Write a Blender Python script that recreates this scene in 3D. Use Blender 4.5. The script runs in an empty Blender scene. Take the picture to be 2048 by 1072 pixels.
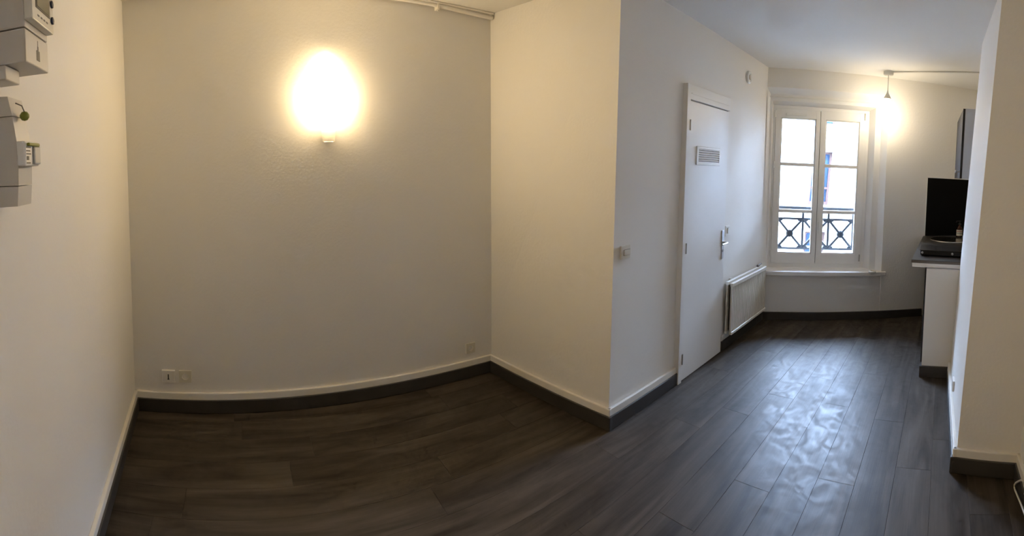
import bpy, bmesh, math, random
from mathutils import Vector, Matrix
random.seed(7)
scene = bpy.context.scene
COL = scene.collection

# ------------------------------------------------------------------ camera
F, CY = 898.485, 376.163            # pixels per radian and eye row of the sweep panorama (2048 x 1072)
cam_data = bpy.data.cameras.new('camera'); cam = bpy.data.objects.new('camera', cam_data); COL.objects.link(cam)
cam_data.type = 'PANO'; cam_data.panorama_type = 'CENTRAL_CYLINDRICAL'
cam_data.central_cylindrical_radius = 1.0
cam_data.central_cylindrical_range_u_min = -1024 / F
cam_data.central_cylindrical_range_u_max = 1024 / F
cam_data.central_cylindrical_range_v_min = -(1072 - CY) / F
cam_data.central_cylindrical_range_v_max = CY / F
cam_data.clip_start = 0.01; cam_data.clip_end = 200
RX = Vector((0.806586, -0.590967, 0.013306)); FW = Vector((0.590695, 0.804957, -0.055881)); UP = Vector((0.022313, 0.052932, 0.998349))
EYE = 1.575
cam.matrix_world = Matrix(((RX.x, UP.x, -FW.x, 0), (RX.y, UP.y, -FW.y, 0), (RX.z, UP.z, -FW.z, EYE), (0, 0, 0, 1)))
scene.camera = cam

# ------------------------------------------------------------------ sky, exposure
SKY = 135.0
world = bpy.data.worlds.new('overcast_sky'); scene.world = world; world.use_nodes = True
bg = world.node_tree.nodes['Background']; bg.inputs['Color'].default_value = (0.54, 0.70, 1.0, 1); bg.inputs['Strength'].default_value = SKY
vs = scene.view_settings
vs.view_transform = 'Standard'; vs.look = 'None'; vs.exposure = 0.0; vs.gamma = 1.0; vs.use_curve_mapping = False
scene.cycles.use_denoising = True
scene.cycles.max_bounces = 8; scene.cycles.diffuse_bounces = 6; scene.cycles.glossy_bounces = 4; scene.cycles.transparent_max_bounces = 8
scene.cycles.sample_clamp_indirect = 50.0; scene.cycles.sample_clamp_direct = 40.0
scene.cycles.use_adaptive_sampling = True; scene.cycles.adaptive_threshold = 0.05; scene.cycles.adaptive_min_samples = 12
scene.cycles.caustics_reflective = False; scene.cycles.caustics_refractive = False
# sampling portal in the window opening: tells the renderer where daylight enters, gives off no light of its own
pl = bpy.data.lights.new('window_portal', 'AREA'); pl.shape = 'RECTANGLE'; pl.size = 1.05; pl.size_y = 1.76; pl.cycles.is_portal = True
po = bpy.data.objects.new('window_portal', pl); COL.objects.link(po)
_t = Vector((0.4065, -0.9137, 0)); _n = Vector((-0.9137, -0.4065, 0))     # along the window wall, into the room
_c = Vector((4.358, 1.709, 0)) + _t * 0.608 - _n * 0.43 + Vector((0, 0, 1.40))
po.matrix_world = Matrix(((_t.x, 0, -_n.x, _c.x), (_t.y, 0, -_n.y, _c.y), (0, 1, 0, _c.z), (0, 0, 0, 1)))
SCONCE, BULB = 60.0, 44.0

# ------------------------------------------------------------------ materials
def nd(nt, t, **kw):
    n = nt.nodes.new(t)
    for k, v in kw.items(): setattr(n, k, v)
    return n
def mat(name, col, rough=0.5, metal=0.0, spec=0.5, bump=None, var=None, emit=None):
    m = bpy.data.materials.new(name); m.use_nodes = True; nt = m.node_tree; b = nt.nodes['Principled BSDF']
    b.inputs['Base Color'].default_value = (*col, 1); b.inputs['Roughness'].default_value = rough
    b.inputs['Metallic'].default_value = metal; b.inputs['Specular IOR Level'].default_value = spec
    tc = nd(nt, 'ShaderNodeNewGeometry')
    if var:      # (scale, amount) soft mottling of the paint
        no = nd(nt, 'ShaderNodeTexNoise'); no.inputs['Scale'].default_value = var[0]; no.inputs['Detail'].default_value = 4
        nt.links.new(tc.outputs['Position'], no.inputs['Vector'])
        mr = nd(nt, 'ShaderNodeMapRange'); mr.inputs['To Min'].default_value = 1 - var[1]; mr.inputs['To Max'].default_value = 1 + var[1]
        nt.links.new(no.outputs['Fac'], mr.inputs['Value'])
        mx = nd(nt, 'ShaderNodeVectorMath', operation='SCALE'); mx.inputs[0].default_value = col
        nt.links.new(mr.outputs['Result'], mx.inputs['Scale']); nt.links.new(mx.outputs['Vector'], b.inputs['Base Color'])
    if bump:     # (scale, strength, distance)
        n2 = nd(nt, 'ShaderNodeTexNoise'); n2.inputs['Scale'].default_value = bump[0]; n2.inputs['Detail'].default_value = 5
        nt.links.new(tc.outputs['Position'], n2.inputs['Vector'])
        bp = nd(nt, 'ShaderNodeBump'); bp.inputs['Strength'].default_value = bump[1]; bp.inputs['Distance'].default_value = bump[2]
        nt.links.new(n2.outputs['Fac'], bp.inputs['Height']); nt.links.new(bp.outputs['Normal'], b.inputs['Normal'])
    if emit:
        b.inputs['Emission Color'].default_value = (*emit[:3], 1); b.inputs['Emission Strength'].default_value = emit[3]
    return m
M = {}
M['wall'] = mat('wall_paint', (0.80, 0.78, 0.74), 0.62, spec=0.3, bump=(55, 0.25, 0.004), var=(1.7, 0.02))
M['ceiling'] = mat('ceiling_paint', (0.80, 0.79, 0.76), 0.75, spec=0.2, bump=(40, 0.3, 0.004), var=(2.2, 0.03))
M['gloss_white'] = mat('white_gloss_paint', (0.80, 0.79, 0.765), 0.32, spec=0.4, bump=(18, 0.12, 0.003), var=(3, 0.02))
M['door_paint'] = mat('door_paint', (0.79, 0.78, 0.76), 0.36, spec=0.4, bump=(9, 0.15, 0.004), var=(4, 0.03))
M['plinth_white'] = mat('white_plinth_paint', (0.80, 0.77, 0.71), 0.4, bump=(14, 0.3, 0.004))
M['skirting'] = mat('dark_grey_skirting', (0.058, 0.054, 0.052), 0.45, bump=(30, 0.15, 0.002), var=(5, 0.08))
M['plastic'] = mat('white_plastic', (0.78, 0.77, 0.73), 0.35)
M['plastic_warm'] = mat('ivory_plastic', (0.70, 0.67, 0.58), 0.4)
M['plastic_grey'] = mat('pale_grey_plastic', (0.55, 0.54, 0.51), 0.45)
M['black'] = mat('black_plastic', (0.008, 0.008, 0.009), 0.35)
M['slot'] = mat('dark_slot', (0.015, 0.013, 0.012), 0.6)
M['meter_body'] = mat('meter_housing', (0.60, 0.57, 0.52), 0.5, bump=(60, 0.08, 0.002))
M['lcd'] = mat('lcd_glass', (0.20, 0.19, 0.14), 0.15)
M['lcd_frame'] = mat('lcd_surround', (0.10, 0.09, 0.08), 0.3)
M['blue_button'] = mat('dark_blue_button', (0.012, 0.018, 0.06), 0.35)
M['green_seal'] = mat('olive_seal', (0.22, 0.24, 0.03), 0.4)
M['ink'] = mat('printed_grey', (0.12, 0.11, 0.10), 0.6)
M['metal'] = mat('brushed_steel', (0.56, 0.56, 0.57), 0.3, metal=1.0)
M['hinge_metal'] = mat('dull_hinge_metal', (0.42, 0.40, 0.36), 0.4, metal=0.8)
M['radiator'] = mat('radiator_enamel', (0.76, 0.73, 0.66), 0.32)
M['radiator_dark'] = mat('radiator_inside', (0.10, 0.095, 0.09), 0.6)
M['worktop'] = mat('slate_worktop', (0.050, 0.048, 0.047), 0.42, bump=(90, 0.1, 0.001), var=(30, 0.25))
M['worktop_edge'] = mat('worktop_edge', (0.13, 0.115, 0.10), 0.4)
M['splash'] = mat('black_splashback', (0.004, 0.004, 0.0045), 0.6, spec=0.15)
M['cab_grey'] = mat('pale_grey_cabinet', (0.52, 0.53, 0.55), 0.45)
M['cab_dark'] = mat('charcoal_door', (0.035, 0.035, 0.038), 0.6, spec=0.25)
M['cab_white'] = mat('white_panel', (0.74, 0.72, 0.68), 0.5, var=(4, 0.02))
M['steel_sink'] = mat('sink_steel', (0.55, 0.52, 0.47), 0.22, metal=1.0)
M['amber'] = mat('amber_bottle', (0.045, 0.012, 0.005), 0.1)
M['label'] = mat('paper_label', (0.68, 0.60, 0.46), 0.6)
M['label_red'] = mat('label_red', (0.35, 0.05, 0.04), 0.6)
M['iron'] = mat('wrought_iron', (0.006, 0.007, 0.009), 0.5)
M['facade'] = mat('facade_render', (0.35, 0.345, 0.335), 0.85, spec=0.2, var=(0.8, 0.02))
M['stone'] = mat('dark_stone_render', (0.16, 0.16, 0.17), 0.9, spec=0.1)
M['ledge_shadow'] = mat('blue_grey_ledge_shadow', (0.055, 0.08, 0.10), 0.6)  # blue-grey of a thin shadow line, painted onto the facade ledges
M['brown_wood'] = mat('brown_window_wood', (0.050, 0.022, 0.015), 0.6)
M['sky_backing'] = mat('blue_sky_backing', (0.055, 0.095, 0.155), 0.8)  # added sheet behind the far panes, coloured like sky reflected in them
M['street'] = mat('asphalt', (0.10, 0.10, 0.10), 0.85)
M['cable'] = mat('white_cable', (0.72, 0.70, 0.66), 0.45)
M['glow_sconce'] = mat('sconce_glass_lit', (0.9, 0.9, 0.85), 0.5, emit=(1.0, 0.75, 0.42, SCONCE))
M['glow_bulb'] = mat('pendant_bulb_lit', (0.9, 0.9, 0.85), 0.5, emit=(1.0, 0.83, 0.58, BULB))
def glass_mat(name, tint, gloss):
    m = bpy.data.materials.new(name); m.use_nodes = True; nt = m.node_tree; nt.nodes.clear()
    o = nd(nt, 'ShaderNodeOutputMaterial'); t = nd(nt, 'ShaderNodeBsdfTransparent'); g = nd(nt, 'ShaderNodeBsdfGlossy')
    t.inputs['Color'].default_value = (*tint, 1); g.inputs['Roughness'].default_value = 0.02
    lw = nd(nt, 'ShaderNodeFresnel'); lw.inputs['IOR'].default_value = gloss
    mx = nd(nt, 'ShaderNodeMixShader'); nt.links.new(lw.outputs[0], mx.inputs[0]); nt.links.new(t.outputs[0], mx.inputs[1]); nt.links.new(g.outputs[0], mx.inputs[2])
    nt.links.new(mx.outputs[0], o.inputs['Surface']); return m
M['pane'] = glass_mat('window_pane', (0.95, 0.98, 1.0), 1.35)
M['far_pane'] = glass_mat('far_window_pane', (0.9, 0.95, 1.0), 1.25)
M['clear'] = glass_mat('clear_glass', (0.97, 0.97, 0.96), 1.45)
def frosted_mat():
    m = bpy.data.materials.new('frosted_glass'); m.use_nodes = True; nt = m.node_tree; nt.nodes.clear()
    o = nd(nt, 'ShaderNodeOutputMaterial'); t = nd(nt, 'ShaderNodeBsdfTranslucent'); g = nd(nt, 'ShaderNodeBsdfDiffuse'); mx = nd(nt, 'ShaderNodeMixShader')
    t.inputs['Color'].default_value = (.9, .88, .84, 1); g.inputs['Color'].default_value = (.85, .83, .8, 1); mx.inputs[0].default_value = .35
    nt.links.new(t.outputs[0], mx.inputs[1]); nt.links.new(g.outputs[0], mx.inputs[2]); nt.links.new(mx.outputs[0], o.inputs['Surface']); return m
M['frosted'] = frosted_mat()
def floor_mat():
    m = bpy.data.materials.new('grey_oak_laminate'); m.use_nodes = True; nt = m.node_tree; b = nt.nodes['Principled BSDF']; L = nt.links.new
    oi = nd(nt, 'ShaderNodeObjectInfo'); tc = nd(nt, 'ShaderNodeTexCoord'); geo = nd(nt, 'ShaderNodeNewGeometry')
    off = nd(nt, 'ShaderNodeVectorMath', operation='MULTIPLY'); cm = nd(nt, 'ShaderNodeCombineXYZ')
    for i in range(3): L(oi.outputs['Random'], cm.inputs[i])
    L(cm.outputs[0], off.inputs[0]); off.inputs[1].default_value = (37, 91, 53)
    add = nd(nt, 'ShaderNodeVectorMath', operation='ADD'); L(tc.outputs['Object'], add.inputs[0]); L(off.outputs[0], add.inputs[1])
    def noise(scale, det, dist, vec=add):
        mp = nd(nt, 'ShaderNodeMapping'); mp.inputs['Scale'].default_value = scale; L(vec.outputs[0], mp.inputs['Vector'])
        n = nd(nt, 'ShaderNodeTexNoise'); n.inputs['Scale'].default_value = 1; n.inputs['Detail'].default_value = det; n.inputs['Distortion'].default_value = dist
        L(mp.outputs[0], n.inputs['Vector']); return n
    g1 = noise((1.6, 11, 1), 5, 0.9); g2 = noise((4, 120, 1), 4, 0.2)
    r1 = nd(nt, 'ShaderNodeValToRGB'); e = r1.color_ramp.elements
    e[0].position = 0.28; e[0].color = (0.033, 0.026, 0.0215, 1); e[1].position = 0.72; e[1].color = (0.098, 0.082, 0.068, 1)
    L(g1.outputs['Fac'], r1.inputs['Fac'])
    mr = nd(nt, 'ShaderNodeMapRange'); mr.inputs['To Min'].default_value = 0.78; mr.inputs['To Max'].default_value = 1.2; L(g2.outputs['Fac'], mr.inputs['Value'])
    mr2 = nd(nt, 'ShaderNodeMapRange'); mr2.inputs['To Min'].default_value = 0.82; mr2.inputs['To Max'].default_value = 1.18; L(oi.outputs['Random'], mr2.inputs['Value'])
    mu = nd(nt, 'ShaderNodeMath', operation='MULTIPLY'); L(mr.outputs[0], mu.inputs[0]); L(mr2.outputs[0], mu.inputs[1])
    sc = nd(nt, 'ShaderNodeVectorMath', operation='SCALE'); L(r1.outputs['Color'], sc.inputs[0]); L(mu.outputs[0], sc.inputs['Scale'])
    L(sc.outputs[0], b.inputs['Base Color'])
    # dried mop marks change only the gloss
    sm = nd(nt, 'ShaderNodeTexNoise'); sm.inputs['Scale'].default_value = 7.0; sm.inputs['Detail'].default_value = 7; sm.inputs['Distortion'].default_value = 2.2
    L(geo.outputs['Position'], sm.inputs['Vector'])
    rr = nd(nt, 'ShaderNodeMapRange'); rr.inputs['From Min'].default_value = 0.35; rr.inputs['From Max'].default_value = 0.65
    rr.inputs['To Min'].default_value = 0.38; rr.inputs['To Max'].default_value = 0.52; L(sm.outputs['Fac'], rr.inputs['Value']); L(rr.outputs[0], b.inputs['Roughness'])
    bp = nd(nt, 'ShaderNodeBump'); bp.inputs['Strength'].default_value = 0.12; bp.inputs['Distance'].default_value = 0.002; L(g2.outputs['Fac'], bp.inputs['Height']); L(bp.outputs[0], b.inputs['Normal'])
    b.inputs['Specular IOR Level'].default_value = 0.22
    return m
M['floor'] = floor_mat()

# ------------------------------------------------------------------ mesh helpers
ORG = {}
class MB:
    """collects shapes; build() links them as ONE mesh object"""
    def __init__(s): s.v = []; s.f = []; s.sm = []
    def add(s, verts, faces, fn=None, smooth=False):
        o = len(s.v); s.v += [Vector(fn(*p)) if fn else Vector(p) for p in verts]
        s.f += [[i + o for i in q] for q in faces]; s.sm += [smooth] * len(faces); return s
    def box(s, a0, a1, b0, b1, c0, c1, fn=None, bev=0.0):
        if bev <= 0:
            v = [(a, b, c) for a in (a0, a1) for b in (b0, b1) for c in (c0, c1)]
            return s.add(v, [(0, 1, 3, 2), (4, 6, 7, 5), (0, 4, 5, 1), (2, 3, 7, 6), (0, 2, 6, 4), (1, 5, 7, 3)], fn)
        bm = bmesh.new(); vs = [bm.verts.new((a, b, c)) for a in (a0, a1) for b in (b0, b1) for c in (c0, c1)]
        for q in [(0, 1, 3, 2), (4, 6, 7, 5), (0, 4, 5, 1), (2, 3, 7, 6), (0, 2, 6, 4), (1, 5, 7, 3)]: bm.faces.new([vs[i] for i in q])
        bmesh.ops.bevel(bm, geom=bm.edges[:], offset=bev, segments=2, affect='EDGES', profile=0.5)
        bm.verts.index_update(); s.add([v.co[:] for v in bm.verts], [[v.index for v in f.verts] for f in bm.faces], fn); bm.free(); return s
    def prism(s, prof, c0, c1, fn=None):
        """polygon prof [(a,b)] extruded along c"""
        n = len(prof); v = [(a, b, c0) for a, b in prof] + [(a, b, c1) for a, b in prof]
        return s.add(v, [list(range(n))[::-1], list(range(n, 2 * n))] + [(i, (i + 1) % n, n + (i + 1) % n, n + i) for i in range(n)], fn)
    def tube(s, pts, r, seg=10, fn=None, caps=True):
        pts = [Vector(fn(*p)) if fn else Vector(p) for p in pts]; rs = r if isinstance(r, (list, tuple)) else [r] * len(pts)
        V = []; up = None
        for i, p in enumerate(pts):
            t = (pts[min(i + 1, len(pts) - 1)] - pts[max(i - 1, 0)]).normalized()
            if up is None: up = t.orthogonal().normalized()
            up = (up - t * up.dot(t)).normalized(); b = t.cross(up)
            V += [p + (up * math.cos(k * math.tau / seg) + b * math.sin(k * math.tau / seg)) * rs[i] for k in range(seg)]
        Fc = [(i * seg + k, i * seg + (k + 1) % seg, (i + 1) * seg + (k + 1) % seg, (i + 1) * seg + k) for i in range(len(pts) - 1) for k in range(seg)]
        s.add(V, Fc, None, True)
        if caps: s.add(V[:seg], [list(range(seg))[::-1]]); s.add(V[-seg:], [list(range(seg))])
        return s
    def lathe(s, prof, centre, axis=(0, 0, 1), seg=24, smooth=True, caps=True):
        """prof [(r,h)] spun about axis through centre"""
        ax = Vector(axis).normalized(); u = ax.orthogonal().normalized(); w = ax.cross(u); c = Vector(centre); V = []
        for r, h in prof: V += [c + ax * h + (u * math.cos(k * math.tau / seg) + w * math.sin(k * math.tau / seg)) * r for k in range(seg)]
        s.add(V, [(i * seg + k, i * seg + (k + 1) % seg, (i + 1) * seg + (k + 1) % seg, (i + 1) * seg + k) for i in range(len(prof) - 1) for k in range(seg)], None, smooth)
        if caps:
            if prof[0][0] > 1e-5: s.add(V[:seg], [list(range(seg))[::-1]])
            if prof[-1][0] > 1e-5: s.add(V[-seg:], [list(range(seg))])
        return s
    def build(s, name, m, parent=None, origin=None):
        if parent is not None: o = ORG[parent.name]
        elif origin is not None: o = Vector(origin)
        else:
            lo = [min(v[i] for v in s.v) for i in range(3)]; hi = [max(v[i] for v in s.v) for i in range(3)]
            o = Vector(((lo[0] + hi[0]) / 2, (lo[1] + hi[1]) / 2, lo[2]))
        me = bpy.data.meshes.new(name); me.from_pydata([(v - o)[:] for v in s.v], [], s.f)
        for p, q in zip(me.polygons, s.sm): p.use_smooth = q
        bm = bmesh.new(); bm.from_mesh(me); bmesh.ops.recalc_face_normals(bm, faces=bm.faces); bm.to_mesh(me); bm.free()
        me.materials.append(M[m] if isinstance(m, str) else m)
        ob = bpy.data.objects.new(name, me); COL.objects.link(ob)
        if parent is not None: ob.parent = parent
        else: ob.location = o
        ORG[ob.name] = o.copy(); return ob
def thing(name, label, cat, loc, group=None):
    o = bpy.data.objects.new(name, None); COL.objects.link(o); o.location = loc; o.empty_display_size = 0.1
    ORG[o.name] = Vector(loc); o['label'] = label; o['category'] = cat
    if group: o['group'] = group
    return o
def tag(o, label, cat, group=None):
    o['label'] = label; o['category'] = cat
    if group: o['group'] = group
    return o
def struct(o, label, cat):
    o['kind'] = 'structure'; o['label'] = label; o['category'] = cat; return o

# ------------------------------------------------------------------ plan of the flat (metres; walls are old and not quite plumb)
ZC = 2.64
LC = ((-0.632, 2.794), (-0.004, 0.017)); IC = ((1.858, 2.771), (-0.047, -0.012)); OC = ((1.982, 1.701), (-0.001, -0.013))
WC = ((4.358, 1.709), (0.020, 0.026)); WE = ((5.252, -0.300), (0, 0)); R1 = ((2.398, -0.198), (-0.018, -0.117))
R2 = ((2.335, -0.533), (-0.018, -0.117)); LN = ((-0.543, 1.0), (0, 0.0)); KW = ((3.525, -0.205), (-0.018, -0.117))
class Wall:
    """(s, z, n): metres along the wall, height, distance out of the wall into the room"""
    def __init__(w, A, B, inward):
        w.A, w.B = A, B; a = Vector(A[0]); b = Vector(B[0]); w.L = (b - a).length
        t = (b - a) / w.L; n = Vector((-t.y, t.x)); w.sg = 1 if n.dot(Vector(inward) - a) > 0 else -1
    def __call__(w, s, z, n):
        k = z / ZC; a = Vector(w.A[0]) + Vector(w.A[1]) * k; b = Vector(w.B[0]) + Vector(w.B[1]) * k
        t = (b - a).normalized(); q = Vector((-t.y, t.x)) * w.sg; p = a + (b - a) * (s / w.L) + q * n
        return (p.x, p.y, z)
MID = (1.0, 0.8)
WL = Wall(LN, LC, MID); W2 = Wall(LC, IC, MID); W3 = Wall(IC, OC, MID); W4 = Wall(OC, WC, (3, 0.8)); WW = Wall(WC, WE, (3, 0.8))
W5 = Wall(R1, KW, (3, 0.8)); W6 = Wall(R1, R2, MID); W7 = Wall(R2, ((-0.47, -0.545), (0, 0)), MID)

# ------------------------------------------------------------------ shell
def slab(name, w, s0, s1, label, th=0.14):
    return struct(MB().box(s0, s1, -0.0, ZC + 0.02, -th, 0, w).build(name, 'wall'), label, 'wall')
slab('wall_left', WL, -1.75, WL.L + 0.14, 'cream white left wall carrying the electricity boxes')
slab('wall_back', W2, -0.14, W2.L + 0.14, 'cream white back wall with the lit sconce')
slab('wall_alcove', W3, -0.14, W3.L, 'short cream wall between back wall corner and protruding corner')
slab('wall_door', W4, 0.0, W4.L + 0.5, 'white wall with narrow door and radiator')
slab('wall_kitchen', W5, 0.0, W5.L, 'bright narrow strip of wall before the kitchen recess', 0.3)
slab('wall_right', W6, 0.0, W6.L + 0.1, 'shaded grey wall face at the right edge', 0.3)
slab('wall_rear', W7, 0.0, 2.95, 'wall running out of frame at far right')
kr = MB().box(3.385, 3.525, -0.75, -0.33, 0, ZC + .02).box(3.385, 5.75, -0.75, -0.62, 0, ZC + .02)
struct(kr.build('wall_recess', 'wall'), 'back wall of the kitchen recess behind the cabinets', 'wall')
# window wall: pieces around the stepped, splayed opening + liner
OS1, OZ0, OZ1 = 1.303, 0.50, 2.44
ww = MB()
ww.box(OS1, 2.9, 0, ZC + .02, -0.45, 0, WW); ww.box(-0.3, OS1, OZ1, ZC + .02, -0.45, 0, WW); ww.box(-0.3, OS1, 0, OZ0, -0.45, -0.008, WW)
struct(ww.build('wall_window', 'wall'), 'white end wall around the tall window', 'wall')
rings = [(0, 0.0, OS1, OZ0, OZ1), (-.1, 0.004, 1.257, OZ0, 2.385), (-.1, 0.058, 1.188, OZ0, 2.318), (-.2, 0.072, 1.144, OZ0, 2.288),
         (-.45, 0.072, 1.144, OZ0, 2.288), (-.45, -.3, 1.6, .2, 2.62)]
V = []; Fq = []
for n, s0, s1, z0, z1 in rings: V += [(s0, z0, n), (s1, z0, n), (s1, z1, n), (s0, z1, n)]
for i in range(len(rings) - 1):
    for k in range(4): Fq.append((4 * i + k, 4 * i + (k + 1) % 4, 4 * i + 4 + (k + 1) % 4, 4 * i + 4 + k))
struct(MB().add(V, Fq, WW).build('trim_1', 'gloss_white'), 'white stepped and splayed window reveal', 'trim')
struct(MB().box(-0.02, 1.20, 2.352, 2.362, -0.1, -0.082, WW, .002).build('trim_2', 'plastic'), 'thin white rail across the top of the window reveal', 'trim')
# ceiling and floor base
struct(MB().box(-1.0, 6.2, -1.2, 3.2, ZC, ZC + 0.12).build('ceiling', 'ceiling'), 'white painted ceiling', 'ceiling')
floor = struct(MB().box(-1.0, 6.0, -1.2, 3.2, -0.2, -0.009).build('floor', 'slot', origin=(0, 0, 0)), 'dark grey-brown laminate plank floor', 'floor')
# planks 1285 x 191 mm, laid along the flat, slightly out of square
PL, PW, CH = 1.285, 0.191, 0.0007
def plank_mesh():
    x1, y1 = PL - 0.0006, PW - 0.0006
    v = [(0, 0, -.009), (x1, 0, -.009), (x1, y1, -.009), (0, y1, -.009), (0, 0, -CH), (x1, 0, -CH), (x1, y1, -CH), (0, y1, -CH), (CH, CH, 0), (x1 - CH, CH, 0), (x1 - CH, y1 - CH, 0), (CH, y1 - CH, 0)]
    f = [(8, 9, 10, 11)] + [(i, (i + 1) % 4, 4 + (i + 1) % 4, 4 + i) for i in range(4)] + [(4 + i, 4 + (i + 1) % 4, 8 + (i + 1) % 4, 8 + i) for i in range(4)]
    me = bpy.data.meshes.new('plank'); me.from_pydata(v, [], f); me.materials.append(M['floor']); return me
PM = plank_mesh(); TILT = -0.028; PIV = Vector((2.2, 0.318))
known = {0: 2.845, 1: 2.204, 2: 2.945, 3: 2.01, 4: 2.91, 5: 2.585, 6: 3.586, 11: 0.378, 12: -0.012, -1: 2.4}
ct, st = math.cos(TILT), math.sin(TILT)
for row in range(-6, 15):
    y = PIV.y + (row - 1) * PW
    j = known.get(row, 2.0 + random.random() * PL) - PIV.x
    k0 = math.ceil((-3.1 - j) / PL) - 1
    for k in range(k0, k0 + 7):
        xl = j + k * PL; cx, cy_ = xl + PL / 2, y + PW / 2 - PIV.y
        c = (PIV.x + cx * ct - cy_ * st, PIV.y + cx * st + cy_ * ct)
        if c[0] - PL / 2 > 5.45 or c[0] + PL / 2 < -0.72 or c[1] < -0.72 or c[1] > 2.92: continue
        if c[0] - PL / 2 > 2.02 and c[1] > 1.82: continue
        if c[1] < -0.66 or (c[1] < -0.32 and 2.45 < c[0] - PL / 2 and c[0] + PL / 2 < 3.5): continue
        ob = bpy.data.objects.new('plank', PM); COL.objects.link(ob); ob.parent = floor
        yy = y - PIV.y
        ob.location = (PIV.x + xl * ct - yy * st, PIV.y + xl * st + yy * ct, 0); ob.rotation_euler = (0, 0, TILT)

# ------------------------------------------------------------------ skirtings: white older plinth with a dark board in front
def run(name, m, w, s0, s1, z0, z1, n, label, bev=0.004):
    return struct(MB().box(s0, s1, z0, z1, 0.0, n, w, bev).build(name, m), label, 'baseboard' if name.startswith('base') else 'trim')
ZD, ZW, ND, NW = 0.086, 0.128, 0.029, 0.020
run('trim_3', 'plinth_white', WL, -1.6, WL.L - .0, 0, ZW, NW, 'white ledge above dark skirting on left wall')
run('baseboard_left', 'skirting', WL, -1.6, WL.L - .0, 0.001, ZD, ND, 'dark grey skirting along left wall')
run('trim_4', 'plinth_white', W2, 0, W2.L, 0, ZW, NW, 'white ledge above dark skirting on back wall')
run('baseboard_back', 'skirting', W2, 0, W2.L, 0.001, ZD, ND, 'dark grey skirting along back wall')
run('trim_5', 'plinth_white', W3, 0, W3.L + NW, 0, ZW, NW, 'white ledge above dark skirting on short wall')
run('baseboard_alcove', 'skirting', W3, 0, W3.L + ND, 0.001, ZD, ND, 'dark grey skirting along short wall')
run('trim_6', 'plinth_white', W4, -NW, 0.712, 0, ZW, NW, 'white ledge above dark skirting left of the door')
run('baseboard_door', 'skirting', W4, -ND, 0.762, 0.001, ZD, ND, 'dark grey skirting between protruding corner and door')
run('trim_7', 'plinth_white', W4, 1.43, 1.60, 0, ZW, NW, 'short white ledge right of the door under radiator')
run('baseboard_radiator', 'skirting', W4, 1.425, W4.L, 0.001, ZD, ND, 'dark skirting under the radiator')
run('baseboard_window', 'skirting', WW, 0, 1.80, 0.001, ZD, 0.018, 'dark skirting under the window')
run('trim_8', 'plinth_white', W6, -NW, W6.L, 0, ZW, NW, 'white ledge above dark skirting on right wall face')
run('baseboard_right', 'skirting', W6, -ND, W6.L, 0.001, ZD, ND, 'very dark skirting at the foot of right wall face')
run('trim_9', 'plinth_white', W5, -NW, W5.L, 0, ZW, NW, 'white ledge along the narrow kitchen wall strip')
run('baseboard_kitchen', 'skirting', W5, -ND, W5.L - 0.02, 0.001, ZD - .02, NW + .003, 'dark skirting along the narrow kitchen wall strip')
run('trim_10', 'plinth_white', W7, 0, 2.7, 0, ZW, NW, 'white ledge on wall at far right')
run('baseboard_rear', 'skirting', W7, 0, 2.7, 0.001, ZD, ND, 'dark skirting on wall at far right')

# ------------------------------------------------------------------ opposite building, street
bl = thing('apartment_building', 'bright white apartment building across the street with brown-framed windows', 'building', WW(2.2, -6.0, -10.6))
cols = [(-9.6, -8.9), (-6.7, -6.0), (-3.8, -3.1), (-1.0, -0.3), (1.85, 2.54), (4.75, 5.45), (7.6, 8.3), (10.5, 11.2)]
rows = [(-4.9, -3.1), (-2.2, -0.40), (0.50, 2.26), (3.12, 4.7)]
xs = [-14.0] + [c for p in cols for c in p] + [15.0]; zs = [-6.0] + [c for p in rows for c in p] + [5.3]
fw = MB(); NF = -10.0
for i in range(len(xs) - 1):
    for j in range(len(zs) - 1):
        if i % 2 and j % 2:
            a, b, c, e = xs[i], xs[i + 1], zs[j], zs[j + 1]
            fw.add([(a, c, NF), (b, c, NF), (b, e, NF), (a, e, NF), (a, c, NF - .22), (b, c, NF - .22), (b, e, NF - .22), (a, e, NF - .22)], [(0, 1, 5, 4), (1, 2, 6, 5), (2, 3, 7, 6), (3, 0, 4, 7)], WW)
        else: fw.add([(xs[i], zs[j], NF), (xs[i + 1], zs[j], NF), (xs[i + 1], zs[j + 1], NF), (xs[i], zs[j + 1], NF)], [(0, 1, 2, 3)], WW)
fw.box(-14, 15, -6, 5.3, NF - 1.2, NF - 0.9, WW)
fw.build('facade_wall', 'facade', bl)
for z in (-0.9, 3.02, 5.6): MB().box(-14, 15, z - .035, z + .035, NF, NF + .07, WW).build('ledge', 'ledge_shadow', bl)
for a, b in cols:
    for c, e in rows:
        f = MB(); t = .07; n0, n1 = NF - .22, NF - .14
        f.box(a, a + t, c, e, n0, n1, WW).box(b - t, b, c, e, n0, n1, WW).box(a, b, e - t, e, n0, n1, WW).box(a, b, c, c + .10, n0, n1, WW).box(a, b, c + .52, c + .59, n0, n1, WW)
        wi = f.build('window', 'brown_wood', bl)
        MB().box(a + t, b - t, c + .1, e - t, n0 - .05, n0 - .045, WW).build('sky_backing', 'sky_backing', wi)
        MB().box(a + t, b - t, c + .1, e - t, n0 + .02, n0 + .03, WW).build('pane', 'far_pane', wi)
own = MB()      # unseen outside face of our own building, added to cut sky light on the facade
for q in ((-9, .072, -6, 11), (1.144, 11, -6, 11), (.072, 1.144, -6, OZ0), (.072, 1.144, 2.288, 11)): own.box(q[0], q[1], q[2], q[3], -.60, -.452, WW)
struct(own.build('wall_exterior', 'stone'), 'unseen outside face of the building, added to cut sky light across the street', 'wall')
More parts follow.
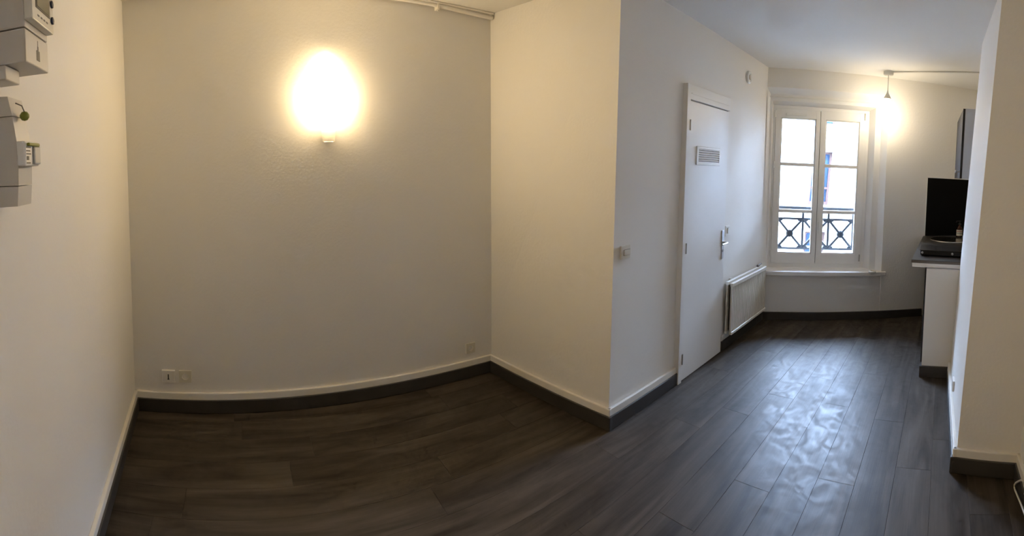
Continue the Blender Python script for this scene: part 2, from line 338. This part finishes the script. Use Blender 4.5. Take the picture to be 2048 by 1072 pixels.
ground = MB().box(-14, 15, -6.3, -6.0, -12, 0, WW).build('street', 'street'); struct(ground, 'asphalt street below the window', 'street')

# ------------------------------------------------------------------ window
ZS = 0.52
sill = MB().box(-0.015, 1.348, 0.478, ZS, -0.21, 0.035, WW, 0.004).build('window_sill', 'gloss_white')
tag(sill, 'white painted window sill board projecting over the grey wall', 'window sill')
FN0, FN1 = -0.26, -0.195         # fixed frame depth
win = MB()
win.box(0.074, 0.104, ZS, 2.285, FN0, FN1, WW).box(1.108, 1.142, ZS, 2.285, FN0, FN1, WW).box(0.104, 1.108, 2.252, 2.285, FN0, FN1, WW).box(0.104, 1.108, ZS, 0.566, FN0, FN1, WW)
w1 = win.build('window_1', 'gloss_white'); struct(w1, 'white two-leaf casement window with glazing bars', 'window')
S0, S1 = FN0 + .012, FN1 + .012   # sash depth
ZB, ZT = 0.568, 2.250
for side, (a, b, ga, gb) in enumerate([(0.105, 0.5895, 0.165, 0.545), (0.5945, 1.107, 0.652, 1.032)]):
    g0, g1 = 0.675, 2.153
    m = MB()
    m.box(a, ga, ZB, ZT, S0, S1, WW, .003).box(gb, b, ZB, ZT, S0, S1, WW, .003).box(ga - .002, gb + .002, ZB, g0, S0, S1 - .001, WW, .003).box(ga - .002, gb + .002, g1, ZT, S0, S1 - .001, WW, .003)
    # glazing bead
    bd = .012
    for q in ((ga, ga + bd, g0, g1), (gb - bd, gb, g0, g1), (ga, gb, g0, g0 + bd), (ga, gb, g1 - bd, g1)): m.box(q[0], q[1], q[2], q[3], S0 + .01, S1 - .012, WW)
    sa = m.build('sash', 'gloss_white', w1)
    bars = (1.139, 1.650)
    for z in bars: MB().box(ga, gb, z - .018, z + .018, S0 + .008, S1 - .008, WW, .003).build('glazing_bar', 'gloss_white', sa)
    for z0, z1 in ((g0 + bd, bars[0] - .014), (bars[0] + .014, bars[1] - .014), (bars[1] + .014, g1 - bd)):
        MB().box(ga + bd, gb - bd, z0, z1, S0 + .022, S0 + .026, WW).build('pane', 'pane', sa)
    if side == 0:
        v = MB().box(.215, .435, 2.178, 2.206, S1, S1 + .012, WW, .003).build('air_vent', 'plastic', sa)
        for z in (2.19, 1.64, 1.14, 0.67): MB().tube([(.098, z - .035, S1 + .006), (.098, z + .035, S1 + .006)], .009, 10, WW).build('hinge', 'plastic', w1)
    else:
        h = MB().box(.600, .622, .94, 1.07, S1, S1 + .010, WW, .004); h.tube([(.611, 1.02, S1 + .005), (.611, 1.02, S1 + .045)], .008, 10, WW); h.tube([(.611, 1.035, S1 + .045), (.611, .91, S1 + .048)], [.010, .008], 10, WW)
        h.build('handle', 'plastic', sa)
        for z in (2.215, .635): MB().tube([(1.090, z - .038, S1 + .004), (1.090, z + .038, S1 + .004)], .008, 10, WW).build('hinge', 'hinge_metal', w1)

MB().box(.5885, .5955, ZB + .01, ZT - .01, S0 + .004, S1 - .012, WW).build('centre_seal', 'slot', w1)
# wrought iron guard rail outside
RN = -0.38
rl = thing('balcony_railing', 'black wrought iron balcony railing with crossed bars and round bosses outside the window', 'railing', WW(0.6, 0.69, RN))
MB().box(-0.02, 1.23, 1.142, 1.180, RN - .03, RN + .03, WW, .008).build('handrail', 'iron', rl)
for z in (1.038, 0.700): MB().box(-0.02, 1.23, z - .012, z + .012, RN - .012, RN + .012, WW).build('crossbar', 'iron', rl)
posts = [0.175, 0.465, 0.760, 1.050]
for s in posts: MB().box(s - .012, s + .012, 0.70, 1.16, RN - .009, RN + .009, WW).build('upright', 'iron', rl) if s in posts[1:3] else MB().box(s - .012, s + .012, 0.70, 1.16, RN - .009, RN + .009, WW).build('upright', 'iron', rl)
def disc(s, z, r, n, th, seg=20):
    c = Vector(WW(s, z, n)); ax = Vector(WW(s, z, n + 1)) - c
    return MB().lathe([(r * .7, -th), (r, -th * .5), (r, th * .5), (r * .7, th)], c, ax, seg)
for a, b in ((0.175, 0.465), (0.465, 0.760), (0.760, 1.050)):
    for (p, q) in (((a, .700), (b, 1.038)), ((a, 1.038), (b, .700))):
        MB().tube([(p[0], p[1], RN), (q[0], q[1], RN)], .0145, 8, WW).build('diagonal_bar', 'iron', rl)
    if a != 0.465: disc((a + b) / 2, .869, .043, RN, .014).build('boss', 'iron', rl)
    else: disc((a + b) / 2, .869, .036, RN, .014).build('boss', 'iron', rl)
for s in posts:
    for z, sg in ((1.030, -1), (.708, 1)):
        o = MB()
        for dx, dz, r in ((-.045, .004, .016), (.045, .004, .016), (-.026, .022, .016), (.026, .022, .016), (0, .040, .013), (0, .012, .018)):
            d_ = disc(s + dx, z + sg * dz, r, RN, .008, 12); o.add(d_.v, d_.f)
        o.build('scroll_ornament', 'iron', rl)

# ------------------------------------------------------------------ bathroom door
dr = MB(); DN = 0.036
dr.box(.715, .762, 0.0, 2.165, -.02, DN, W4, .003).box(.762, 1.425, 2.058, 2.165, -.02, DN - .004, W4, .003).box(1.413, 1.426, 0.0, 2.06, -.02, .017, W4, .002)
d1 = dr.build('door_1', 'door_paint'); struct(d1, 'narrow white flush door with louvred vent and lever handle', 'door')
MB().box(.775, 1.40, 2.098, 2.106, DN - .005, DN - .001, W4).build('frame_bead', 'door_paint', d1)
lf = MB().box(.765, 1.411, 0.006, 2.050, -.02, .026, W4, .003).build('door_leaf', 'door_paint', d1)
for z in (1.876, .988, .174): MB().tube([(.764, z - .038, .034), (.764, z + .038, .034)], .008, 10, W4).build('hinge', 'hinge_metal', lf)
gr = MB(); a, b, c, e = .878, 1.258, 1.595, 1.733; n0, n1 = .026, .034
gr.box(a, a + .028, c, e, n0, n1, W4, .002).box(b - .014, b, c, e, n0, n1, W4, .002).box(a, b, c, c + .026, n0, n1, W4, .002).box(a, b, e - .016, e, n0, n1, W4, .002)
go = gr.build('air_grille', 'gloss_white', d1)
MB().box(a + .02, b - .01, c + .02, e - .012, .0262, .0272, W4).build('grille_back', 'slot', go)
for i in range(6):
    z = c + .030 + i * .0165
    MB().add([(a + .026, z + .004, .0275), (b - .012, z + .004, .0275), (b - .012, z + .013, .0275), (a + .026, z + .013, .0275),
              (a + .026, z, .0335), (b - .012, z, .0335), (b - .012, z + .0035, .0345), (a + .026, z + .0035, .0345)],
             [(0, 1, 2, 3), (4, 5, 6, 7), (0, 1, 5, 4), (3, 2, 6, 7), (0, 4, 7, 3), (1, 2, 6, 5)], W4).build('louvre', 'gloss_white', go)
hd = MB().box(1.352, 1.388, .815, 1.055, .026, .033, W4, .002).build('handle_plate', 'metal', d1)
MB().tube([(1.368, .955, .030), (1.368, .955, .076), (1.355, .955, .082), (1.26, .953, .080)], [.010, .009, .009, .0085], 12, W4).build('lever', 'metal', hd)
kc = Vector(W4(1.370, .885, .033)); MB().lathe([(.011, 0), (.011, .004)], kc, Vector(W4(1.37, .885, 1)) - kc, 16).build('lock_cylinder', 'hinge_metal', hd)

# ------------------------------------------------------------------ radiator
RZ0, RZ1, RS0, RS1 = 0.140, 0.590, 1.480, 2.285
rd = thing('radiator', 'cream ribbed double-panel radiator under the wall between door and window', 'radiator', W4(1.88, RZ0, .05))
def rib_panel(n_back, n_front, z0, z1):
    m = MB(); N = 24; st_ = (RS1 - RS0) / N
    pts = []
    for i in range(N):
        s = RS0 + i * st_
        pts += [(s, n_front), (s + st_ * .56, n_front), (s + st_ * .66, n_front - .014), (s + st_ * .90, n_front - .014)]
    pts += [(RS1, n_front), (RS1, n_back), (RS0, n_back)]
    m.prism(pts, z0, z1, lambda s, n, z: W4(s, z, n)); return m
rib_panel(.070, .086, RZ0 + .022, RZ1 - .032).build('front_panel', 'radiator', rd)
MB().box(RS0 - .004, RS1 + .004, RZ1 - .034, RZ1, .066, .094, W4, .004).build('front_top_rail', 'radiator', rd)
MB().box(RS0 - .004, RS1 + .004, RZ0, RZ0 + .024, .066, .094, W4, .004).build('front_bottom_rail', 'radiator', rd)
rib_panel(.026, .038, RZ0 + .022, RZ1 - .02).build('back_panel', 'radiator', rd)
MB().box(RS0 - .004, RS1 + .004, RZ1 - .022, RZ1 + .008, .022, .048, W4, .004).build('back_top_rail', 'radiator', rd)
MB().box(RS0 - .004, RS1 + .004, RZ0, RZ0 + .024, .022, .046, W4, .004).build('back_bottom_rail', 'radiator', rd)
cv = MB()
for i in range(22): cv.box(RS0 + .03 + i * .034, RS0 + .032 + i * .034, RZ0 + .03, RZ1 - .03, .040, .069, W4)
fin = cv.build('convector_fins', 'radiator_dark', rd); fin['kind'] = 'stuff'
for s in (1.60, 2.16): MB().box(s - .012, s + .012, RZ0 + .02, RZ1 + .012, .0, .024, W4).build('wall_bracket', 'radiator', rd)
vp = Vector(W4(2.18, .645, .022)); vl = MB().tube([(2.20, RZ1 - .01, .035), (2.20, RZ1 + .018, .035)], .008, 10, W4); vl.tube([(2.17, RZ1 + .018, .035), (2.27, RZ1 + .026, .035)], [.012, .007], 10, W4)
vl.build('valve', 'ink', rd)
MB().tube([(1.86, RZ0 + .005, .06), (1.86, RZ0 - .02, .06), (1.90, RZ0 - .028, .05), (1.93, RZ0 - .02, .03)], .005, 8, W4).build('drain_pipe', 'cable', rd)

# ------------------------------------------------------------------ small things on the walls
def wall_lathe(w, s, z, prof, seg=28):
    c = Vector(w(s, z, 0)); return MB().lathe(prof, c, Vector(w(s, z, 1)) - c, seg)
vn = thing('extractor_vent', 'round white air extraction vent high on the wall near the window', 'vent', W4(1.858, 2.375, 0.0))
wall_lathe(W4, 1.858, 2.430, [(.060, 0), (.060, .010), (.052, .020), (.040, .022), (.037, .012)]).build('outer_ring', 'plastic', vn)
wall_lathe(W4, 1.858, 2.430, [(.040, .0), (.040, .008)]).build('throat', 'slot', vn)
wall_lathe(W4, 1.858, 2.430, [(.020, .008), (.029, .026), (.029, .031), (.012, .034)]).build('disc', 'plastic', vn)
def switch(w, s0, s1, z0, z1, label, grp, m, rocker):
    t = thing('light_switch', label, 'switch', w((s0 + s1) / 2, z0, 0), grp)
    MB().box(s0, s1, z0, z1, 0, .014, w, .003).build('plate', m, t)
    a, b, c, e = rocker; MB().box(a, b, c, e, .0145, .020, w, .002).build('rocker', m, t)
    f = MB().box(a - .002, b + .002, c - .002, e + .002, .0135, .0148, w).build('rocker_gap', 'ink', t); return t
switch(W4, .056, .142, 1.013, 1.094, 'square ivory light switch next to the protruding wall corner', 'light switches', 'plastic_warm', (.080, .137, 1.035, 1.068))
switch(W4, 1.462, 1.542, .992, 1.080, 'white light switch right of the door handle', 'light switches', 'plastic', (1.487, 1.519, 1.015, 1.060))
def socket(w, s0, s1, z0, z1, label, tilt=0):
    sc_, zc_ = (s0 + s1) / 2, (z0 + z1) / 2
    t = thing('power_socket', label, 'socket', w(sc_, z0, 0), 'wall power sockets')
    k = .0205 if (s1 - s0) > .06 else .014
    # plate with a round well
    N = 32; P = []; h = (s1 - s0) / 2; v = (z1 - z0) / 2
    for i in range(N):
        a = i * math.tau / N; x, y = math.cos(a), math.sin(a); q = 1 / max(abs(x), abs(y)); P.append((sc_ + x * q * h, zc_ + y * q * v, x, y))
    V = [(p[0], p[1], 0) for p in P] + [(p[0], p[1], .010) for p in P] + [(sc_ + p[2] * k, zc_ + p[3] * k, .011) for p in P] + [(sc_ + p[2] * k, zc_ + p[3] * k, -.008) for p in P]
    Fc = [(j * N + i, j * N + (i + 1) % N, (j + 1) * N + (i + 1) % N, (j + 1) * N + i) for j in range(3) for i in range(N)] + [list(range(3 * N, 4 * N))]
    MB().add(V, Fc, w).build('plate', 'plastic_warm', t)
    for dx, dz, nm in ((-.0095, 0.004, 'pin_hole'), (.0095, 0.004, 'pin_hole'), (0, .014, 'earth_recess')):
        c = Vector(w(sc_ + dx, zc_ + dz, -.0078)); MB().lathe([(.0048, 0), (.0048, .0006)], c, Vector(w(sc_ + dx, zc_ + dz, 1)) - c, 12).build(nm, 'slot', t)
    MB().tube([(sc_, zc_ + .012, -.008), (sc_, zc_ + .012, .006)], .0022, 10, w).build('earth_pin', 'metal', t)
    return t
socket(W2, .294, .374, .192, .268, 'square ivory power socket beside the telephone socket, low on back wall')
socket(W2, 2.268, 2.344, .176, .250, 'power socket alone near the inner corner of back wall')
tp = thing('telephone_socket', 'square white telephone socket with a T-shaped slot, leftmost on back wall', 'socket', W2(.226, .19, 0))
MB().box(.183, .269, .189, .270, 0, .016, W2, .003).build('plate', 'plastic', tp)
MB().box(.2225, .2295, .214, .246, .0155, .0168, W2).box(.2195, .2325, .211, .216, .0155, .0168, W2).build('slot', 'slot', tp)
ws = thing('wall_outlet', 'small white outlet low on the bright kitchen wall strip', 'socket', W5(.58, .165, 0))
MB().box(.545, .625, .168, .238, 0, .014, W5, .003).build('plate', 'plastic', ws); wall_lathe(W5, .585, .203, [(.022, .0138), (.022, .0148)], 20).build('well', 'plastic_grey', ws)
# right wall socket with its cable
rs = thing('power_socket', 'power socket low on wall at far right, cable plugged in', 'socket', W7(.30, .18, 0), 'wall power sockets')
MB().box(.27, .35, .18, .26, 0, .012, W7, .003).build('plate', 'plastic_warm', rs)
cb = [(2.005, -.52, .215), (2.03, -.500, .178), (2.09, -.495, .146), (2.14, -.493, .107), (2.195, -.492, .062), (2.226, -.493, .030), (2.224, -.493, .018), (2.20, -.492, .022), (2.12, -.490, .045), (2.006, -.485, .080), (1.90, -.480, .11), (1.80, -.47, .05), (1.6, -.46, .006), (1.2, -.46, .006)]
tag(MB().tube(cb, .0045, 8).build('power_cable', 'cable'), 'white power cable looping above the floor at far right', 'cable')

# pipe along the back wall under the ceiling
pp = thing('ceiling_pipe', 'thin cream painted pipe running along the top of back wall', 'pipe', W2(1.2, 2.57, .03))
pts = [(s, min(2.624, 2.607 + (2.486 - s) * .035) + .002 * math.sin(s * 5), .030 + .004 * math.sin(s * 7 + 1)) for s in [i * .1 for i in range(26)]]; pts[-1] = (2.486, 2.606, .030)
MB().tube(pts, .0145, 10, W2).build('pipe', 'plinth_white', pp)
MB().tube([(s, min(z + .026, 2.634), n + .016) for s, z, n in pts], .007, 8, W2).build('wire_conduit', 'plinth_white', pp)
for s in (1.2, 2.046): MB().box(s - .008, s + .008, 2.592, 2.638, 0, .050, W2, .002).tube([(s, 2.594, .035), (s, 2.582, .035)], .005, 8, W2).build('clip', 'plinth_white', pp)

# ------------------------------------------------------------------ sconce
SX, SN = 1.276, 0.085
sc = thing('wall_sconce', 'glowing wall sconce with pear-shaped frosted shade on the back wall', 'lamp', W2(SX, 1.80, 0))
MB().box(SX - .030, SX + .030, 1.735, 1.815, 0, .040, W2, .006).build('wall_plate', 'gloss_white', sc)
cS = Vector(W2(SX, 1.82, .056))
MB().lathe([(.026, -.118), (.038, -.112), (.044, -.060), (.050, .0), (.052, .026), (.049, .026), (.047, .0), (.041, -.060), (.035, -.108)], cS, seg=28, caps=False).build('lower_glass', 'frosted', sc)
MB().lathe([(.012, -.10), (.016, -.095), (.016, -.01), (.012, -.006)], cS, seg=16).build('lamp_holder', 'gloss_white', sc)
prof = [(1.852, .042), (1.864, .088), (1.885, .122), (1.925, .146), (1.970, .150), (2.015, .132), (2.060, .103), (2.100, .084), (2.140, .074), (2.180, .066), (2.210, .052), (2.230, .028), (2.236, .004)]
SG = 18; V = []
for z, w in prof:
    V += [(SX + w * math.cos(math.pi * k / SG), z, .004 + .62 * w * math.sin(math.pi * k / SG)) for k in range(SG + 1)]
G = SG + 1
Fq = [(i * G + k, i * G + k + 1, (i + 1) * G + k + 1, (i + 1) * G + k) for i in range(len(prof) - 1) for k in range(SG)]
sh = MB().add(V, Fq, W2, True); sh.add([V[k] for k in range(G)], [list(range(G))[::-1]], W2)
sh.build('glass_shade', 'glow_sconce', sc)
bpv = [(SX - w - .004, z) for z, w in prof] + [(SX + w + .004, z) for z, w in prof[::-1]]
MB().prism(bpv, 0.0, .0035, lambda a, z, n: W2(a, z, n)).build('back_plate', 'gloss_white', sc)

# ------------------------------------------------------------------ pendant
PX, PY = 4.602, 0.517
pd = thing('pendant_lamp', 'lit pendant lamp with clear teardrop glass hanging beside the window', 'lamp', (PX, PY, 2.10))
MB().lathe([(.004, 2.603), (.050, 2.604), (.052, 2.610), (.052, 2.640)], (PX, PY, 0), seg=28).build('ceiling_rose', 'plastic', pd)
MB().tube([(PX, PY, 2.604), (PX + .002, PY, 2.52), (PX, PY, 2.44)], .0035, 8).build('cord', 'cable', pd)
MB().lathe([(.007, 2.445), (.010, 2.425), (.018, 2.405), (.039, 2.368), (.039, 2.360), (.016, 2.358), (.016, 2.325), (.010, 2.318)], (PX, PY, 0), seg=24).build('lamp_holder', 'plastic', pd)
MB().lathe([(.037, 2.362), (.046, 2.335), (.058, 2.290)], (PX, PY, 0), seg=28, caps=False).build('glass_neck', 'clear', pd)
MB().lathe([(.010, 2.318), (.016, 2.300), (.058, 2.289), (.067, 2.255), (.070, 2.215), (.062, 2.165), (.042, 2.125), (.016, 2.108), (.002, 2.106)], (PX, PY, 0), seg=28).build('bulb', 'glow_bulb', pd)
tag(MB().tube([(PX - .01, PY - .05, 2.632), (4.53, .15, 2.632), (4.42, -.38, 2.632), (4.38, -.61, 2.632)], .007, 8).build('ceiling_cable', 'cable'), 'thin grey cable running along the ceiling from the pendant', 'cable')

# ------------------------------------------------------------------ kitchenette
KZ = 0.915
ep = thing('end_panel', 'white kitchen end panel with dark skirting at its foot', 'panel', (3.54, -.28, 0))
MB().box(3.530, 3.555, -.60, .018, 0, .857, None, .002).build('board', 'cab_white', ep)
MB().box(3.512, 3.5295, -.21, .036, 0.001, .088, None, .003).box(3.5295, 3.56, .0185, .036, 0.001, .088).build('skirting', 'skirting', ep)
wt = thing('worktop', 'dark slate kitchen worktop with thin light edge', 'worktop', (4.3, -.25, .86))
wo = lambda o: [(3.575 - o, .143 + o), (5.068, .083 + o), (5.38, -.618), (3.575 - o, -.618)]
MB().prism(wo(0), KZ - .004, KZ).build('top_surface', 'worktop', wt)
MB().prism(wo(.0005), KZ - .024, KZ - .004).build('core', 'worktop_edge', wt)
MB().prism([(3.577, .135), (5.06, .075), (5.375, -.618), (3.577, -.618)], KZ - .056, KZ - .024).build('underboard', 'cab_white', wt)
fr = thing('fridge', 'dark fronted undercounter fridge behind the white end panel', 'fridge', (4.3, -.25, 0))
MB().box(3.562, 4.36, -.60, .018, .03, .855).build('body', 'cab_grey', fr); MB().box(3.562, 4.355, .0185, .030, .10, .850, None, .003).build('door', 'cab_dark', fr)
bc = thing('base_cabinet', 'charcoal fronted sink cabinet beneath the worktop near the window', 'cabinet', (4.7, -.25, 0))
MB().box(4.365, 5.03, -.60, .020, .09, .855).build('body', 'cab_grey', bc); MB().box(4.365, 5.03, .0205, .036, .10, .850, None, .003).build('door', 'cab_dark', bc)
MB().box(4.375, 5.02, -.5, -.02, 0.001, .09).build('plinth', 'cab_dark', bc)
for x in (4.40, 5.00): MB().lathe([(.022, 0.001), (.022, .012), (.014, .02), (.014, .095)], (x, .020, 0), seg=14).build('foot', 'black', bc)
# splashback on the window wall
tag(MB().box(1.798, 2.40, KZ + .001, 1.575, 0.001, .012, WW, .001).build('splashback', 'splash'), 'matt black splashback panel above the worktop', 'splashback')
struct(MB().box(1.789, 1.797, KZ + .001, 1.580, 0.001, .013, WW).box(1.789, 2.40, 1.576, 1.583, 0.001, .013, WW).build('trim_11', 'plastic'), 'thin white edging around the black splashback', 'trim')
# upper cabinet
uc = thing('wall_cabinet', 'grey wall cabinet with charcoal door above the worktop', 'cabinet', (4.1, -.42, 1.585))
MB().box(3.70, 4.60, -.618, -.232, 1.583, 2.160, None, .001).build('body', 'cab_grey', uc)
ud = MB().box(3.698, 4.60, -.2315, -.213, 1.583, 2.158, None, .001).build('door', 'cab_dark', uc)
MB().tube([(3.76, -.213, 1.64), (3.76, -.187, 1.64)], .006, 10).lathe([(.010, 0), (.013, .006), (.012, .014), (.004, .016)], (3.76, -.190, 1.64), (0, 1, 0), 16).build('knob', 'metal', ud)
# hob
hb = thing('hob', 'low black tabletop hob with two knobs standing on the worktop', 'hob', (3.92, -.12, KZ))
MB().box(3.765, 4.06, -.46, .080, KZ + .010, KZ + .048, None, .004).build('body', 'black', hb)
MB().box(3.76, 4.065, -.465, .085, KZ + .048, KZ + .053, None, .002).build('glass_top', 'black', hb)
for y in (.062, -.19): MB().lathe([(.010, 0), (.010, .012), (.007, .014)], (3.765, y, KZ + .030), (-1, 0, 0), 14).build('knob', 'metal', hb)
for x, y in ((3.79, .06), (3.79, -.44), (4.03, .06), (4.03, -.44)): MB().lathe([(.012, 0), (.012, .011)], (x, y, KZ), seg=10).build('foot', 'black', hb)
# sink
sk = thing('sink', 'round stainless steel sink set in the worktop', 'sink', (4.84, -.20, KZ))
MB().lathe([(.205, .0005), (.205, .005), (.198, .008), (.186, .006), (.182, -.002 + .003), (.170, .0012), (.05, .0012)], (4.84, -.20, KZ), seg=48).build('rim', 'steel_sink', sk)
# bottle
bt = thing('soap_bottle', 'brown pump bottle with cream label behind the sink', 'bottle', (5.115, -.325, KZ))
MB().lathe([(.030, 0), (.034, .004), (.034, .095), (.030, .112), (.014, .128), (.013, .142)], (5.115, -.325, KZ), seg=24).build('body', 'amber', bt)
MB().lathe([(.0345, .018), (.0345, .086)], (5.115, -.325, KZ), seg=24, caps=False).build('label', 'label', bt)
MB().lathe([(.0348, .066), (.0348, .073)], (5.115, -.325, KZ), seg=24, caps=False).build('label_band', 'label_red', bt)
MB().lathe([(.0348, .047), (.0348, .053)], (5.115, -.325, KZ), seg=24, caps=False).build('label_stripe', 'ink', bt)
MB().lathe([(.015, .142), (.015, .156), (.005, .158), (.005, .178), (.011, .180), (.011, .188)], (5.115, -.325, KZ), seg=16).tube([(5.115, -.325, KZ + .184), (5.10, -.29, KZ + .184), (5.098, -.283, KZ + .172)], .005, 8).build('pump', 'black', bt)

# ------------------------------------------------------------------ electricity boxes on the left wall
mt = thing('electric_meter', 'grey electricity meter with display and two dark buttons, topmost box on left wall', 'meter', WL(-.01, 1.785, 0))
MB().box(-.080, .070, 1.822, 1.897, 0, .106, WL, .003).build('lower_cover', 'meter_body', mt)
MB().box(-.080, .070, 1.900, 2.09, 0, .106, WL, .003).build('upper_cover', 'meter_body', mt)
MB().box(-.080, .002, 1.787, 1.821, 0, .054, WL, .003).build('mounting_plate', 'meter_body', mt)
ds = MB().box(-.082, .062, 1.914, 2.06, .106, .127, WL, .003).build('display_unit', 'plastic_warm', mt)
MB().box(-.060, .032, 1.945, 2.045, .127, .1285, WL).build('display_frame', 'lcd_frame', ds)
MB().box(-.056, .026, 1.949, 2.041, .1286, .1292, WL).build('display', 'lcd', ds)
for z in (1.945, 1.985): wall_lathe(WL, .048, z, [(.009, .127), (.009, .131), (.005, .132)], 16).build('button', 'blue_button', ds)
for i, s in enumerate((-.05, -.03, -.012, .006)): MB().box(s, s + .012, 1.928, 1.932, .127, .1275, WL).build('printed_mark', 'ink', ds)
MB().box(-.012, .008, 1.838, 1.862, .106, .1068, WL).box(-.005, .001, 1.862, 1.872, .106, .1068, WL).box(-.003, -.001, 1.872, 1.886, .106, .1066, WL).build('padlock_sign', 'ink', mt)
bk = thing('circuit_breaker', 'grey breaker box with green seals below the electricity meter', 'breaker', WL(-.04, 1.49, 0))
pr = lambda prof, s0, s1: MB().prism(prof, s0, s1, lambda n, z, s: WL(s, z, n))
pr([(0, 1.752), (.056, 1.748), (.066, 1.703), (0, 1.703)], -.080, .002).build('top_cover', 'meter_body', bk)
pr([(0, 1.701), (.0665, 1.701), (.074, 1.645), (.076, 1.583), (.0745, 1.542), (0, 1.542)], -.080, .002).build('body', 'meter_body', bk)
pr([(0, 1.540), (.074, 1.540), (.070, 1.494), (0, 1.490)], -.080, .002).build('bottom_cover', 'meter_body', bk)
br = MB().box(-.080, .010, 1.586, 1.644, .070, .094, WL, .004).build('breaker_unit', 'plastic', bk)
MB().box(-.076, -.040, 1.590, 1.640, .094, .0946, WL).build('breaker_label', 'plastic', br)
MB().box(-.072, -.060, 1.600, 1.609, .0946, .0955, WL).build('test_button', 'blue_button', br)
for i, z in enumerate((1.592, 1.613, 1.620, 1.628)): MB().box(-.074, -.05 + .004 * (i % 2), z, z + .0028, .0946, .0950, WL).build('printed_line', 'ink', br)
MB().box(-.072, -.005, 1.632, 1.640, .0945, .103, WL, .003).build('green_lever', 'green_seal', br)
MB().box(-.034, .006, 1.590, 1.632, .094, .100, WL, .004).build('switch_handle', 'plastic_grey', br)
cs = Vector(WL(-.045, 1.704, .082))
MB().lathe([(.0, -.0115), (.007, -.0095), (.0115, -.003), (.0115, .003), (.007, .0095), (0, .0115)], cs, (0, 0, 1), 16).build('green_seal', 'green_seal', bk)
MB().tube([(-.055, 1.735, .064), (-.050, 1.728, .078), (-.045, 1.714, .082)], .0015, 6, WL).build('seal_wire', 'ink', bk)

# ------------------------------------------------------------------ small thing on the sill
tr = thing('tape_roll', 'small white round roll lying on the right end of the window sill', 'tape roll', (4.785, .605, ZS))
MB().lathe([(.022, 0), (.040, 0), (.040, .022), (.022, .022), (.022, 0)], (4.785, .605, ZS), seg=28, caps=False).build('tape', 'plastic', tr)
MB().lathe([(.020, 0.001), (.022, 0.001), (.022, .022), (.020, .022), (.020, 0.001)], (4.785, .605, ZS), seg=28, caps=False).build('core', 'label', tr)
